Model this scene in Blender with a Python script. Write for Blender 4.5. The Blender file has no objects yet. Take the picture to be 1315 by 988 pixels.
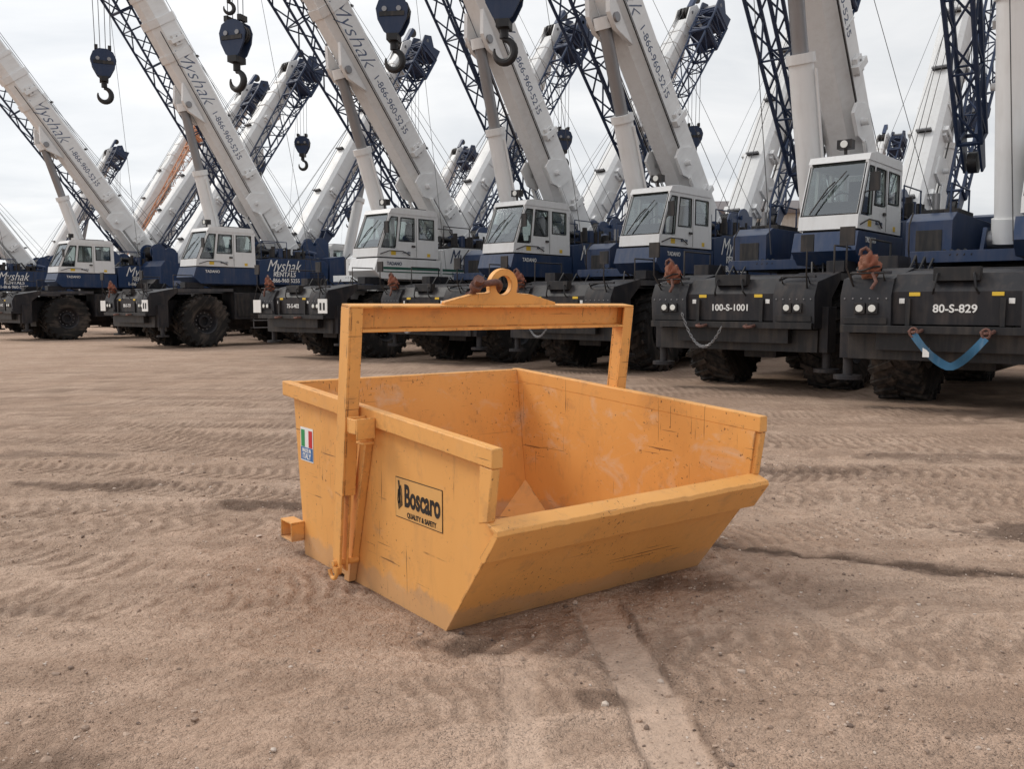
import bpy, bmesh, math, random
import numpy as np
from mathutils import Vector, Matrix, Euler
random.seed(7); rng=np.random.default_rng(5)
scene=bpy.context.scene
scene.view_settings.view_transform='Standard'
scene.view_settings.look='None'
scene.view_settings.exposure=0
COL=scene.collection

# ------------------------------------------------------------------ materials
def newmat(name):
    m=bpy.data.materials.new(name); m.use_nodes=True
    nt=m.node_tree
    return m,nt,nt.nodes['Principled BSDF'],nt.nodes.new
def ramp(nt,src,p0,p1,c0=(0,0,0,1),c1=(1,1,1,1)):
    r=nt.nodes.new('ShaderNodeValToRGB'); e=r.color_ramp.elements
    e[0].position=p0; e[1].position=p1; e[0].color=c0; e[1].color=c1
    nt.links.new(src,r.inputs[0]); return r.outputs[0]
def noise(nt,vec,scale,detail=4,rough=.55,dist=0):
    n=nt.nodes.new('ShaderNodeTexNoise'); n.inputs['Scale'].default_value=scale
    n.inputs['Detail'].default_value=detail; n.inputs['Roughness'].default_value=rough
    n.inputs['Distortion'].default_value=dist
    nt.links.new(vec,n.inputs['Vector']); return n.outputs['Fac']
def mapping(nt,vec,scale,rot=(0,0,0)):
    n=nt.nodes.new('ShaderNodeMapping'); n.inputs['Scale'].default_value=scale; n.inputs['Rotation'].default_value=rot
    nt.links.new(vec,n.inputs['Vector']); return n.outputs[0]
def mix(nt,fac,a,b,mode='MIX'):
    n=nt.nodes.new('ShaderNodeMix'); n.data_type='RGBA'; n.blend_type=mode
    for s,i in ((fac,0),(a,6),(b,7)):
        if isinstance(s,(int,float)): n.inputs[i].default_value=s
        elif isinstance(s,tuple): n.inputs[i].default_value=s if len(s)==4 else s+(1,)
        else: nt.links.new(s,n.inputs[i])
    return n.outputs[2]
def mth(nt,op,a,b=None):
    n=nt.nodes.new('ShaderNodeMath'); n.operation=op
    for s,i in ((a,0),(b,1)):
        if s is None: continue
        if isinstance(s,(int,float)): n.inputs[i].default_value=s
        else: nt.links.new(s,n.inputs[i])
    return n.outputs[0]
def objco(nt):
    n=nt.nodes.new('ShaderNodeTexCoord'); return n.outputs['Object']
def bump(nt,h,strength,dist,bsdf):
    b=nt.nodes.new('ShaderNodeBump'); b.inputs['Strength'].default_value=strength; b.inputs['Distance'].default_value=dist
    nt.links.new(h,b.inputs['Height']); nt.links.new(b.outputs[0],bsdf.inputs['Normal'])

def paint(name,col,rough=.45,dirt=.35,dirtcol=(.22,.17,.13),spec=.4,metal=0):
    m,nt,b,N=newmat(name); co=objco(nt)
    n1=noise(nt,co,1.7,3,.65); n2=noise(nt,mapping(nt,co,(6,6,.8)),1.5,2,.6)
    d=ramp(nt,mth(nt,'MULTIPLY',mth(nt,'ADD',n1,n2),.5),.47,.72)
    d=mth(nt,'MULTIPLY',d,dirt)
    c=mix(nt,d,col,dirtcol)
    nt.links.new(c,b.inputs['Base Color'])
    b.inputs['Specular IOR Level'].default_value=spec; b.inputs['Metallic'].default_value=metal
    r=mth(nt,'ADD',mth(nt,'MULTIPLY',n1,.25),rough-.12); nt.links.new(r,b.inputs['Roughness'])
    return m
M_white=paint('white_paint',(.75,.755,.755),.42,.28,(.45,.42,.39))
M_navy=paint('navy_paint',(.016,.037,.095),.38,.35,(.13,.12,.13))
M_navyD=paint('lattice_navy',(.012,.027,.070),.5,.3,(.08,.08,.1))
M_dark=paint('carrier_charcoal',(.020,.020,.024),.5,.45,(.12,.095,.08),.3)
M_grey=paint('carrier_grey',(.05,.05,.056),.55,.5,(.17,.145,.125),.3)
M_rubber=paint('tyre_rubber',(.020,.019,.019),.85,.7,(.15,.12,.10),.2)
M_steel=paint('steel_grey',(.25,.25,.26),.4,.4,(.15,.12,.1),.5,.5)
M_black=paint('black_parts',(.012,.012,.014),.5,.25)
M_rope=paint('wire_rope',(.05,.05,.055),.6,.2)
M_green=paint('green_stripe',(.02,.10,.07),.5,.1)
M_orangeL=paint('orange_lattice',(.55,.24,.12),.5,.3)
M_rag=paint('brown_wrap',(.22,.075,.045),.85,.6,(.42,.30,.22))
M_red=paint('red_light',(.40,.02,.02),.4,.1)
M_amber=paint('sticker_yellow',(.75,.5,.05),.5,.1)
M_sling=paint('blue_sling_web',(.03,.11,.20),.8,.4,(.3,.35,.4))
M_lamp=paint('lamp_lens',(.75,.76,.72),.15,.05)
M_tag=paint('tag_white',(.8,.8,.78),.5,.15)
M_ital_g=paint('flag_green',(.02,.28,.09),.4,.1)
M_ital_r=paint('flag_red',(.55,.02,.03),.4,.1)
M_blueS=paint('sticker_blue',(.02,.14,.38),.4,.15)
M_ink=paint('sticker_ink',(.012,.011,.012),.5,.08)

def glassmat():
    m=bpy.data.materials.new('cab_glass'); m.use_nodes=True; nt=m.node_tree; nt.nodes.clear()
    o=nt.nodes.new('ShaderNodeOutputMaterial'); t=nt.nodes.new('ShaderNodeBsdfTransparent'); g=nt.nodes.new('ShaderNodeBsdfGlossy')
    t.inputs[0].default_value=(.52,.57,.55,1); g.inputs[0].default_value=(.85,.9,.95,1); g.inputs['Roughness'].default_value=.04
    f=nt.nodes.new('ShaderNodeLayerWeight'); f.inputs[0].default_value=.25
    mx=nt.nodes.new('ShaderNodeMixShader')
    a=mth(nt,'ADD',mth(nt,'MULTIPLY',f.outputs['Facing'],.4),.12)
    nt.links.new(a,mx.inputs[0]); nt.links.new(t.outputs[0],mx.inputs[1]); nt.links.new(g.outputs[0],mx.inputs[2])
    nt.links.new(mx.outputs[0],o.inputs[0]); return m
M_glass=glassmat()

def skipmat(name,inside=False,dust=True):
    m,nt,b,N=newmat(name); co=objco(nt)
    base=(.80,.400,.120)
    n1=noise(nt,co,1.3,3,.6)
    c=mix(nt,ramp(nt,n1,.35,.7),base,(.73,.350,.100))
    n2=noise(nt,mapping(nt,co,(2.2,2.2,3.2)),1.6,6,.7,.6)
    f=ramp(nt,n2,.53 if inside else .60,.66 if inside else .76)
    c=mix(nt,mth(nt,'MULTIPLY',f,.60 if inside else .32),c,(.72,.52,.36))
    n3=noise(nt,mapping(nt,co,(4,4,1.3)),1.6,5,.7,.3)
    c=mix(nt,mth(nt,'MULTIPLY',ramp(nt,n3,.52,.75),.25),c,(.44,.23,.10))
    n6=noise(nt,co,6.5,6,.75,.3)
    c=mix(nt,mth(nt,'MULTIPLY',ramp(nt,n6,.55,.68),.34),c,(.36,.20,.10))
    sp=nt.nodes.new('ShaderNodeSeparateXYZ'); nt.links.new(co,sp.inputs[0])
    n4=noise(nt,co,7,5,.7)
    if dust:
        zz=mth(nt,'ADD',sp.outputs[2],mth(nt,'MULTIPLY',n4,-.22))
        dm=ramp(nt,zz,-.12,.03,(1,1,1,1),(0,0,0,1))
        c=mix(nt,mth(nt,'MULTIPLY',dm,.42),c,(.42,.29,.20))
    tot=None
    for i,(rot,sc,th) in enumerate([((.35,.75,.4),(.9,34,34),.68),((1.3,-.6,1.1),(34,1.0,34),.685),((.55,.35,-.5),(40,40,1.2),.685)]):
        s=noise(nt,mapping(nt,co,sc,rot),1.5+.3*i,2,.5,.3)
        s=ramp(nt,s,th,th+.02); tot=s if tot is None else mth(nt,'MAXIMUM',tot,s)
    gate=ramp(nt,noise(nt,co,2.6,3,.6),.48,.56)
    scr=mth(nt,'MULTIPLY',tot,gate)
    ch=ramp(nt,noise(nt,co,38,4,.6),.675,.70); ch=mth(nt,'MULTIPLY',ch,ramp(nt,noise(nt,co,3.1,3,.6,.4),.49,.58))
    scr=mth(nt,'MAXIMUM',scr,ch)
    bv=nt.nodes.new('ShaderNodeBevel'); bv.samples=3; bv.inputs['Radius'].default_value=.012
    ge=nt.nodes.new('ShaderNodeNewGeometry'); dt=nt.nodes.new('ShaderNodeVectorMath'); dt.operation='DOT_PRODUCT'
    nt.links.new(bv.outputs[0],dt.inputs[0]); nt.links.new(ge.outputs['Normal'],dt.inputs[1])
    ed=ramp(nt,dt.outputs['Value'],.86,.985,(1,1,1,1),(0,0,0,1))
    eg=ramp(nt,noise(nt,co,9,6,.75),.49,.55)
    edg=mth(nt,'MULTIPLY',ed,eg)
    scr=mth(nt,'MAXIMUM',mth(nt,'MULTIPLY',scr,.85),edg)
    rustc=mix(nt,noise(nt,co,40,2),(.05,.025,.015),(.20,.09,.045))
    c=mix(nt,mth(nt,'MULTIPLY',scr,.88),c,rustc)
    nt.links.new(c,b.inputs['Base Color'])
    nt.links.new(mth(nt,'ADD',mth(nt,'MULTIPLY',n4,.25),.38),b.inputs['Roughness'])
    b.inputs['Specular IOR Level'].default_value=.32
    h=mth(nt,'ADD',mth(nt,'MULTIPLY',noise(nt,co,3,2),1.0),mth(nt,'MULTIPLY',scr,-.05))
    bump(nt,h,.45,.02,b)
    return m
M_skip=skipmat('skip_orange_paint'); M_skipIn=skipmat('skip_orange_inside',True); M_skipN=skipmat('skip_orange_frame',False,False)

m,nt,b,N=newmat('rusty_shackle_steel'); co=objco(nt)
c=mix(nt,ramp(nt,noise(nt,co,25,4,.7),.35,.7),(.09,.040,.032),(.22,.11,.085)); nt.links.new(c,b.inputs['Base Color'])
b.inputs['Roughness'].default_value=.7; b.inputs['Metallic'].default_value=.2
bump(nt,noise(nt,co,90,3),.5,.004,b); M_rust=m

# ------------------------------------------------------------------ mesh builder
class MB:
    def __init__(s): s.v=[];s.f=[];s.m=[];s.mats=[]
    def mi(s,mat):
        if mat not in s.mats: s.mats.append(mat)
        return s.mats.index(mat)
    def add(s,vs,fs,mat,M=None):
        o=len(s.v); k=s.mi(mat)
        for p in vs:
            p=Vector(p)
            if M is not None: p=M@p
            s.v.append(p)
        for f in fs: s.f.append([o+i for i in f]); s.m.append(k)
    def box(s,x0,x1,y0,y1,z0,z1,mat,M=None):
        vs=[(x0,y0,z0),(x1,y0,z0),(x1,y1,z0),(x0,y1,z0),(x0,y0,z1),(x1,y0,z1),(x1,y1,z1),(x0,y1,z1)]
        s.add(vs,[(3,2,1,0),(4,5,6,7),(0,1,5,4),(1,2,6,5),(2,3,7,6),(3,0,4,7)],mat,M)
    def prism(s,pts,vec,mat,M=None):
        n=len(pts); vec=Vector(vec); vs=[Vector(p) for p in pts]; vs+= [p+vec for p in vs]
        fs=[tuple(range(n))[::-1],tuple(range(n,2*n))]+[(i,(i+1)%n,n+(i+1)%n,n+i) for i in range(n)]
        s.add(vs,fs,mat,M)
    def pxz(s,poly,y0,y1,mat,M=None): s.prism([(p[0],y0,p[1]) for p in poly],(0,y1-y0,0),mat,M)
    def tube(s,pts,rad,mat,seg=8,M=None,closed=False):
        pts=[Vector(p) for p in pts]; n=len(pts)
        if not isinstance(rad,(list,tuple)): rad=[rad]*n
        vs=[];fs=[]; prev=None
        for i,p in enumerate(pts):
            if closed: d=pts[(i+1)%n]-pts[i-1]
            else: d=pts[min(i+1,n-1)]-pts[max(i-1,0)]
            d.normalize()
            if prev is None:
                a=d.orthogonal().normalized()
            else:
                a=(prev-d*prev.dot(d)).normalized()
            prev=a; bb=d.cross(a)
            for k in range(seg):
                t=2*math.pi*k/seg+math.pi/seg; vs.append(p+(a*math.cos(t)+bb*math.sin(t))*rad[i])
        m=n if closed else n-1
        for i in range(m):
            j=(i+1)%n
            for k in range(seg):
                k2=(k+1)%seg; fs.append((i*seg+k,i*seg+k2,j*seg+k2,j*seg+k))
        if not closed:
            fs.append(tuple(range(seg))[::-1]); fs.append(tuple((n-1)*seg+k for k in range(seg)))
        s.add(vs,fs,mat,M)
    def cyl(s,p1,p2,r,mat,seg=16,r2=None,M=None): s.tube([p1,p2],[r,r if r2 is None else r2],mat,seg,M)
    def lathe(s,prof,mat,seg=40,c=(0,0,0)):
        vs=[];fs=[];n=len(prof)
        for k in range(seg):
            t=2*math.pi*k/seg
            for r,y in prof: vs.append((c[0]+r*math.cos(t),c[1]+y,c[2]+r*math.sin(t)))
        for k in range(seg):
            k2=(k+1)%seg
            for i in range(n-1): fs.append((k*n+i,k*n+i+1,k2*n+i+1,k2*n+i))
        s.add(vs,fs,mat)
    def mesh(s,name,smooth=35):
        me=bpy.data.meshes.new(name); me.from_pydata([tuple(p) for p in s.v],[],s.f)
        for m in s.mats: me.materials.append(m)
        me.polygons.foreach_set('material_index',s.m)
        bm=bmesh.new(); bm.from_mesh(me); bmesh.ops.recalc_face_normals(bm,faces=bm.faces); bm.to_mesh(me); bm.free()
        me.polygons.foreach_set('use_smooth',[True]*len(me.polygons))
        me.set_sharp_from_angle(angle=math.radians(smooth)); me.update()
        return me
def obj(name,me,parent=None,M=None,bev=0,seg=2):
    o=bpy.data.objects.new(name,me); COL.objects.link(o)
    if parent: o.parent=parent
    if M is not None: o.matrix_local=M
    if bev:
        b=o.modifiers.new('Bevel','BEVEL'); b.width=bev; b.segments=seg; b.limit_method='ANGLE'; b.angle_limit=math.radians(40)
    return o
def empty(name,M=None,parent=None):
    o=bpy.data.objects.new(name,None); COL.objects.link(o); o.empty_display_size=.3
    if parent: o.parent=parent
    if M is not None: o.matrix_local=M
    return o
_tc={}
def textmesh(body,size,mat,shear=0,bold=0,ext=.002,sx=1):
    key=(body,size,mat.name,shear,bold,ext,sx)
    if key in _tc: return _tc[key]
    cu=bpy.data.curves.new('t','FONT'); cu.body=body; cu.size=size; cu.shear=shear; cu.offset=bold; cu.extrude=ext
    cu.align_x='CENTER'; cu.align_y='CENTER'; cu.resolution_u=4
    o=bpy.data.objects.new('t',cu); COL.objects.link(o)
    bpy.context.view_layer.update()
    me=bpy.data.meshes.new_from_object(o.evaluated_get(bpy.context.evaluated_depsgraph_get()))
    bpy.data.objects.remove(o)
    me.transform(Matrix.Diagonal((sx,1,1,1))); me.materials.clear(); me.materials.append(mat)
    _tc[key]=me; return me
def frame(X,Y,Z,loc):
    return Matrix(((X[0],Y[0],Z[0],loc[0]),(X[1],Y[1],Z[1],loc[1]),(X[2],Y[2],Z[2],loc[2]),(0,0,0,1)))

# ------------------------------------------------------------------ SKIP
A=Vector((-.3016,3.927,0))
SK=Matrix.Translation(A)@Matrix.Rotation(math.atan2(.6,.8),4,'Z')
skip=empty('lifting_skip',SK)
W=1.70
side=[(0,0),(-.325,.425),(-.43,.54),(-.36,.585),(-.405,.905),(1.69,1.01),(1.565,0)]
def topz(s): return .888+(1.012-.888)*(s+.40)/2.085
mb=MB(); mb.prism([(0,a,c) for a,c in side],(.012,0,0),M_skip); obj('near_side_wall',mb.mesh('near_side_wall'),skip,bev=.003)
mb=MB(); mb.prism([(W-.012,a,c) for a,c in side],(.012,0,0),M_skipIn); obj('far_side_wall',mb.mesh('far_side_wall'),skip,bev=.003)
mb=MB()
mb.prism([(.013,0.02,.004),(.013,1.56,.004),(.013,1.56,.02),(.013,.01,.02)],(W-.026,0,0),M_skipIn)
mb.prism([(.013,1.556,.004),(.013,1.568,.004),(.013,1.698,1.03),(.013,1.686,1.03)],(W-.026,0,0),M_skipIn)
obj('floor_and_back',mb.mesh('floor_and_back'),skip,bev=.003)
mb=MB()
mb.prism([(-.004,-.004,0.002),(-.004,.012,.002),(-.004,-.312,.43),(-.004,-.328,.43)],(W+.008,0,0),M_skip)
obj('sloping_front',mb.mesh('sloping_front'),skip,bev=.003)
def lip():
    prof=[(-.345,.408),(-.362,.414),(-.455,.545),(-.449,.566),(-.368,.597),(-.358,.588),(-.427,.556),(-.325,.43)]
    n=80; vs=[];fs=[];k=len(prof)
    for i in range(n+1):
        w=-.038+(W+.076)*i/n
        dz=.0015*math.sin(w*9)+.001*math.sin(w*23+1)-.007*math.exp(-((w-1.13)/.03)**2)-.006*math.exp(-((w-.33)/.025)**2)-.005*math.exp(-((w-.62)/.02)**2)-.006*math.exp(-((w-1.62)/.03)**2)
        for j,(a,c) in enumerate(prof):
            q=1 if 2<=j<=3 else (.3 if j in (4,5,6) else 0)
            vs.append((w,a-dz*.6*q,c+dz*q))
    for i in range(n):
        for j in range(k):
            j2=(j+1)%k; fs.append((i*k+j,i*k+j2,(i+1)*k+j2,(i+1)*k+j))
    fs.append(tuple(range(k))); fs.append(tuple(n*k+j for j in range(k))[::-1])
    mb=MB(); mb.add(vs,fs,M_skip); return mb
obj('front_lip',lip().mesh('front_lip',22),skip,bev=.0025)
mb=MB()
for w0,w1 in ((-.045,.012),(W-.0135,W+.045)):
    s0,s1=-.428,1.745
    d=.064
    mb.prism([(w0,s0,topz(s0)-d),(w0,s0,topz(s0)+.022),(w0,s1,topz(s1)+.022),(w0,s1,topz(s1)-d)],(w1-w0,0,0),M_skip)
    a,b2=(w0+.003,.0) if w0<0 else (W+.0005,W+.042)
    mb.prism([(a,-.424,topz(-.42)-d-.0005),(a,-.330,topz(-.33)-d-.0005),(a,-.318,.575),(a,-.388,.592)],(b2-a,0,0),M_skip)
mb.box(.0125,W-.014,1.690,1.747,topz(1.7)-.064,topz(1.7)+.0195,M_skip)
obj('rim',mb.mesh('rim'),skip,bev=.006)
mb=MB()
for w,sg in ((W-.013,-1),(.013,1)):
    mb.add([(w,1.30,.022),(w+sg*.26,1.57,.022),(w,1.60,.26),(w,1.58,.022)],[(0,1,2),(0,1,3),(1,2,3),(0,2,3)],M_skipN)
obj('corner_gusset',mb.mesh('corner_gusset'),skip)
mb=MB()
for w0,w1 in ((-.045,-.001),(W+.001,W+.045)):
    mb.prism([(w0,.655,.87),(w0,.72,.87),(w0,.955,.012),(w0,.895,.012)],(w1-w0,0,0),M_skip)
    mb.prism([(w0,.94,.885),(w0,1.0,.885),(w0,1.10,.012),(w0,1.04,.012)],(w1-w0,0,0),M_skip)
for sgn,wb in ((-1,0),(1,W)):
    def bx(a,b_,s0,s1,z0,z1):
        x0,x1=sorted((wb+sgn*a,wb+sgn*b_)); mb.box(x0,x1,s0,s1,z0,z1,M_skip)
    bx(.001,.03,.965,1.035,.03,.14)
    bx(.047,.15,.565,.577,.83,.935); bx(.047,.15,.66,.672,.86,.935); bx(.138,.15,.5775,.6595,.855,.93)
    bx(.047,.11,.578,.659,.80,.812)
obj('guide_channels',mb.mesh('guide_channels'),skip,bev=.004)
mb=MB()
for sgn,wb in ((-1,0),(1,W)):
    x0,x1=sorted((wb+sgn*.002,wb+sgn*.085))
    s0,s1,z0,z1,t=1.56,1.72,.09,.205,.010
    mb.box(x0,x1,s0,s1,z0,z0+t,M_skip); mb.box(x0,x1,s0,s1,z1-t,z1,M_skip)
    mb.box(x0,x1,s0,s0+t,z0+t+.0003,z1-t-.0003,M_skip); mb.box(x0,x1,s1-t,s1,z0+t+.0003,z1-t-.0003,M_skip)
obj('fork_pocket',mb.mesh('fork_pocket'),skip,bev=.002)
# lifting frame
FR=Matrix.Translation((0,.865,.12))@Matrix.Rotation(.122,4,'X')
fr=empty('lifting_frame',FR,skip)
mb=MB(); T=1.385; ww0,ww1=-.135,W+.115
K=M_skipN
mb.box(ww0+.004,ww1-.004,-.05,.05,T-.012,T,K); mb.box(ww0+.076,ww1-.076,-.05,.05,T-.135,T-.122,K)
mb.box(ww0+.076,ww1-.076,.012,.022,T-.1215,T-.0125,K)
for k in (0,1):
    x0=ww0 if k==0 else ww1-.075; x1=x0+.075
    xo=x0 if k==0 else x1-.012
    mb.box(xo,xo+.012,-.048,.048,.40,T-.0125,K)
    xi0,xi1=(x0+.0125,x1) if k==0 else (x0,x1-.0125)
    mb.box(xi0,xi1,-.048,-.036,.40,T-.0125,K); mb.box(xi0,xi1,.036,.048,.40,T-.0125,K)
    xi2,xi3=(x1-.011,x1-.001) if k==0 else (x0+.001,x0+.011)
    mb.box(xi2,xi3,-.0355,.0355,.62,T-.14,K)
    mb.box(x0+.002,x0+.016,-.040,.040,.0,.3995,K) if k==0 else mb.box(x1-.016,x1-.002,-.04,.04,0,.3995,K)
    xb=x0+.045
    mb.box(xb,xb+.012,-.0345,.0345,-.02,.60,K)
    mb.cyl((x0+.0025,0,0),(x0+.0165,0,0),.046,K,20)
    if k==0: mb.cyl((x0-.018,0,.02),(x0+.13,0,.02),.017,K,14)
    else: mb.cyl((x0-.05,0,.02),(x1+.018,0,.02),.017,K,14)
obj('frame_posts_and_beam',mb.mesh('frame_posts_and_beam'),fr,bev=.0025)
mb=MB()
xh=ww0-.012
pts=[(xh,.042*math.cos(t),-.012+.048*math.sin(t)) for t in np.linspace(-.3,-3.6,12)]
mb.tube(pts,.011,K,8)
obj('foot_hook',mb.mesh('foot_hook'),fr)
cu=bpy.data.curves.new('lug','CURVE'); cu.dimensions='2D'; cu.fill_mode='BOTH'; cu.extrude=.016; cu.bevel_depth=.002
def poly(pts):
    sp=cu.splines.new('POLY'); sp.points.add(len(pts)-1); sp.use_cyclic_u=True
    for p,q in zip(sp.points,pts): p.co=(q[0],q[1],0,1)
R=.095; cz=.103
out=[(-.38,0),(-.38,.012),(-.20,.055),(-.10,.062)]+[(R*math.cos(t),cz+R*math.sin(t)) for t in np.linspace(math.pi+.35,-.35,24)]+[(.10,.062),(.20,.055),(.38,.012),(.38,0)]
poly(out); poly([(.056*math.cos(t),cz+.004+.056*math.sin(t)) for t in np.linspace(0,2*math.pi,25)[:-1]])
o=bpy.data.objects.new('l',cu); COL.objects.link(o); bpy.context.view_layer.update()
me=bpy.data.meshes.new_from_object(o.evaluated_get(bpy.context.evaluated_depsgraph_get())); bpy.data.objects.remove(o)
me.materials.clear(); me.materials.append(M_skipN)
wc=W/2-.03
obj('lifting_lug',me,fr,frame((1,0,0),(0,0,1),(0,-1,0),(wc,0,T+.002)))
# bow shackle: bow passes through the eye, tilted so the U is seen, pin resting on the beam to the left
mb=MB()
ax=Vector((.10,.66,-.74)).normalized()
dirv=Vector((-.97,.0,-.13)); dirv=(dirv-ax*dirv.dot(ax)).normalized()
c0=Vector((wc-.030,0,T+.090)); L=.165
pts=[]
for t in np.linspace(0,1,25):
    a=math.pi*t
    pts.append(c0+dirv*(.050-.058*math.sin(a)) + ax*(-.060*math.cos(a)))
pin=c0+dirv*L
pts=[pin-ax*.044,c0+dirv*.105-ax*.060]+pts+[c0+dirv*.105+ax*.060,pin+ax*.044]
mb.tube(pts,[.0185]*len(pts),M_rust,12)
for q in (-1,1): mb.cyl(pin+ax*(q*.032),pin+ax*(q*.062),.034,M_rust,16)
mb.cyl(pin-ax*.088,pin+ax*.080,.019,M_rust,14); mb.cyl(pin-ax*.108,pin-ax*.086,.031,M_rust,6)
obj('shackle',mb.mesh('shackle'),fr)
# stickers
ST=lambda s,z,off=.0: frame((0,-1,0),(0,0,1),(-1,0,0),(-.0015-off,s,z))
mb=MB()
def rect(mb,cx,cy,w,h,z,mat): mb.box(cx-w/2,cx+w/2,cy-h/2,cy+h/2,z,z+.0008,mat)
M_stk=paint('sticker_gold',(.72,.39,.13),.4,.3,(.3,.18,.1))
rect(mb,0,0,.43,.20,0,M_ink); rect(mb,0,0,.422,.192,.0012,M_stk)
for k in range(5):
    mb.tube([(-.18+.008*k,-.06+.006*k,.0028),(-.192+.010*k,-.01+.01*k,.0028),(-.185+.006*k,.04+.006*k,.0028)],.0022,M_ink,4)
mb.tube([(-.178,-.03,.0028),(-.170,.03,.0028),(-.18,.085,.0028)],.005,M_ink,4)
obj('maker_sticker',mb.mesh('maker_sticker'),skip,ST(.235,.555))
obj('maker_name',textmesh('Boscaro',.150,M_ink,0,.0045,.0006,.66),skip,ST(.200,.567,.003))
obj('maker_tagline',textmesh('QUALITY & SAFETY',.034,M_ink,0,.001,.0005,.9),skip,ST(.205,.480,.003))
mb=MB(); rect(mb,0,0,.175,.20,0,M_tag)
rect(mb,-.052,.035,.05,.10,.0012,M_ital_g); rect(mb,.052,.035,.05,.10,.0012,M_ital_r); rect(mb,0,-.055,.165,.075,.0014,M_blueS)
obj('origin_sticker',mb.mesh('origin_sticker'),skip,ST(1.50,.675))
obj('origin_text_1',textmesh('MADE IN',.033,M_tag,0,.0008,.0005,.9),skip,ST(1.50,.638,.003))
obj('origin_text_2',textmesh('ITALY',.046,M_tag,0,.001,.0005,.95),skip,ST(1.50,.604,.003))

# ------------------------------------------------------------------ CRANES
def lattice(mb,x0,x1,w0,h0,w1,h1,n,r,mat,cy=0,cz=0):
    def cor(t,i):
        w=w0+(w1-w0)*t; h=h0+(h1-h0)*t; x=x0+(x1-x0)*t
        sy,sz=[(-1,-1),(1,-1),(1,1),(-1,1)][i]; return Vector((x,cy+sy*w/2,cz+sz*h/2))
    for i in range(4): mb.tube([cor(0,i),cor(1,i)],r,mat,6)
    for k in range(n):
        t0=k/n;t1=(k+1)/n
        for i in range(4):
            j=(i+1)%4
            a,b_=(cor(t0,i),cor(t1,j)) if k%2 else (cor(t0,j),cor(t1,i))
            mb.tube([a,b_],r*.55,mat,5)
            if k%2==0: mb.tube([cor(t0,i),cor(t0,j)],r*.55,mat,5)
    for i in range(4): mb.tube([cor(1,i),cor(1,(i+1)%4)],r,mat,5); mb.tube([cor(0,i),cor(0,(i+1)%4)],r,mat,5)

def wheel_mesh():
    mb=MB()
    prof=[(.40,-.30),(.47,-.33),(.66,-.375),(.80,-.37),(.865,-.32),(.875,-.16),(.88,0),(.875,.16),(.865,.32),(.80,.37),(.66,.375),(.47,.33),(.40,.30)]
    mb.lathe(prof,M_rubber,48)
    for k in range(22):
        t=2*math.pi*k/22
        for sg in (-1,1):
            M=Matrix.Rotation(-(t+(.14 if sg>0 else 0)),4,'Y')@Matrix.Translation((.885,sg*.19,0))@Matrix.Rotation(sg*.45,4,'X')
            mb.box(-.05,.03,-.19,.19,-.045,.045,M_rubber,M)
            M2=Matrix.Rotation(-(t+(.2 if sg>0 else .06)),4,'Y')@Matrix.Translation((.82,sg*.355,0))
            mb.box(-.06,.05,-.03,.03,-.045,.045,M_rubber,M2)
    mb.lathe([(.0,.10),(.14,.10),(.15,.22),(.22,.22),(.23,.12),(.36,.14),(.42,.29),(.44,.335),(.40,.30)],M_dark,32)
    mb.lathe([(.40,-.30),(.0,-.28)],M_dark,32)
    for k in range(12):
        t=2*math.pi*k/12; mb.cyl((.29*math.cos(t),.11,.29*math.sin(t)),(.29*math.cos(t),.17,.29*math.sin(t)),.022,M_steel,6)
    return mb.mesh('wheel')
ME_wheel=wheel_mesh()

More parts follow.
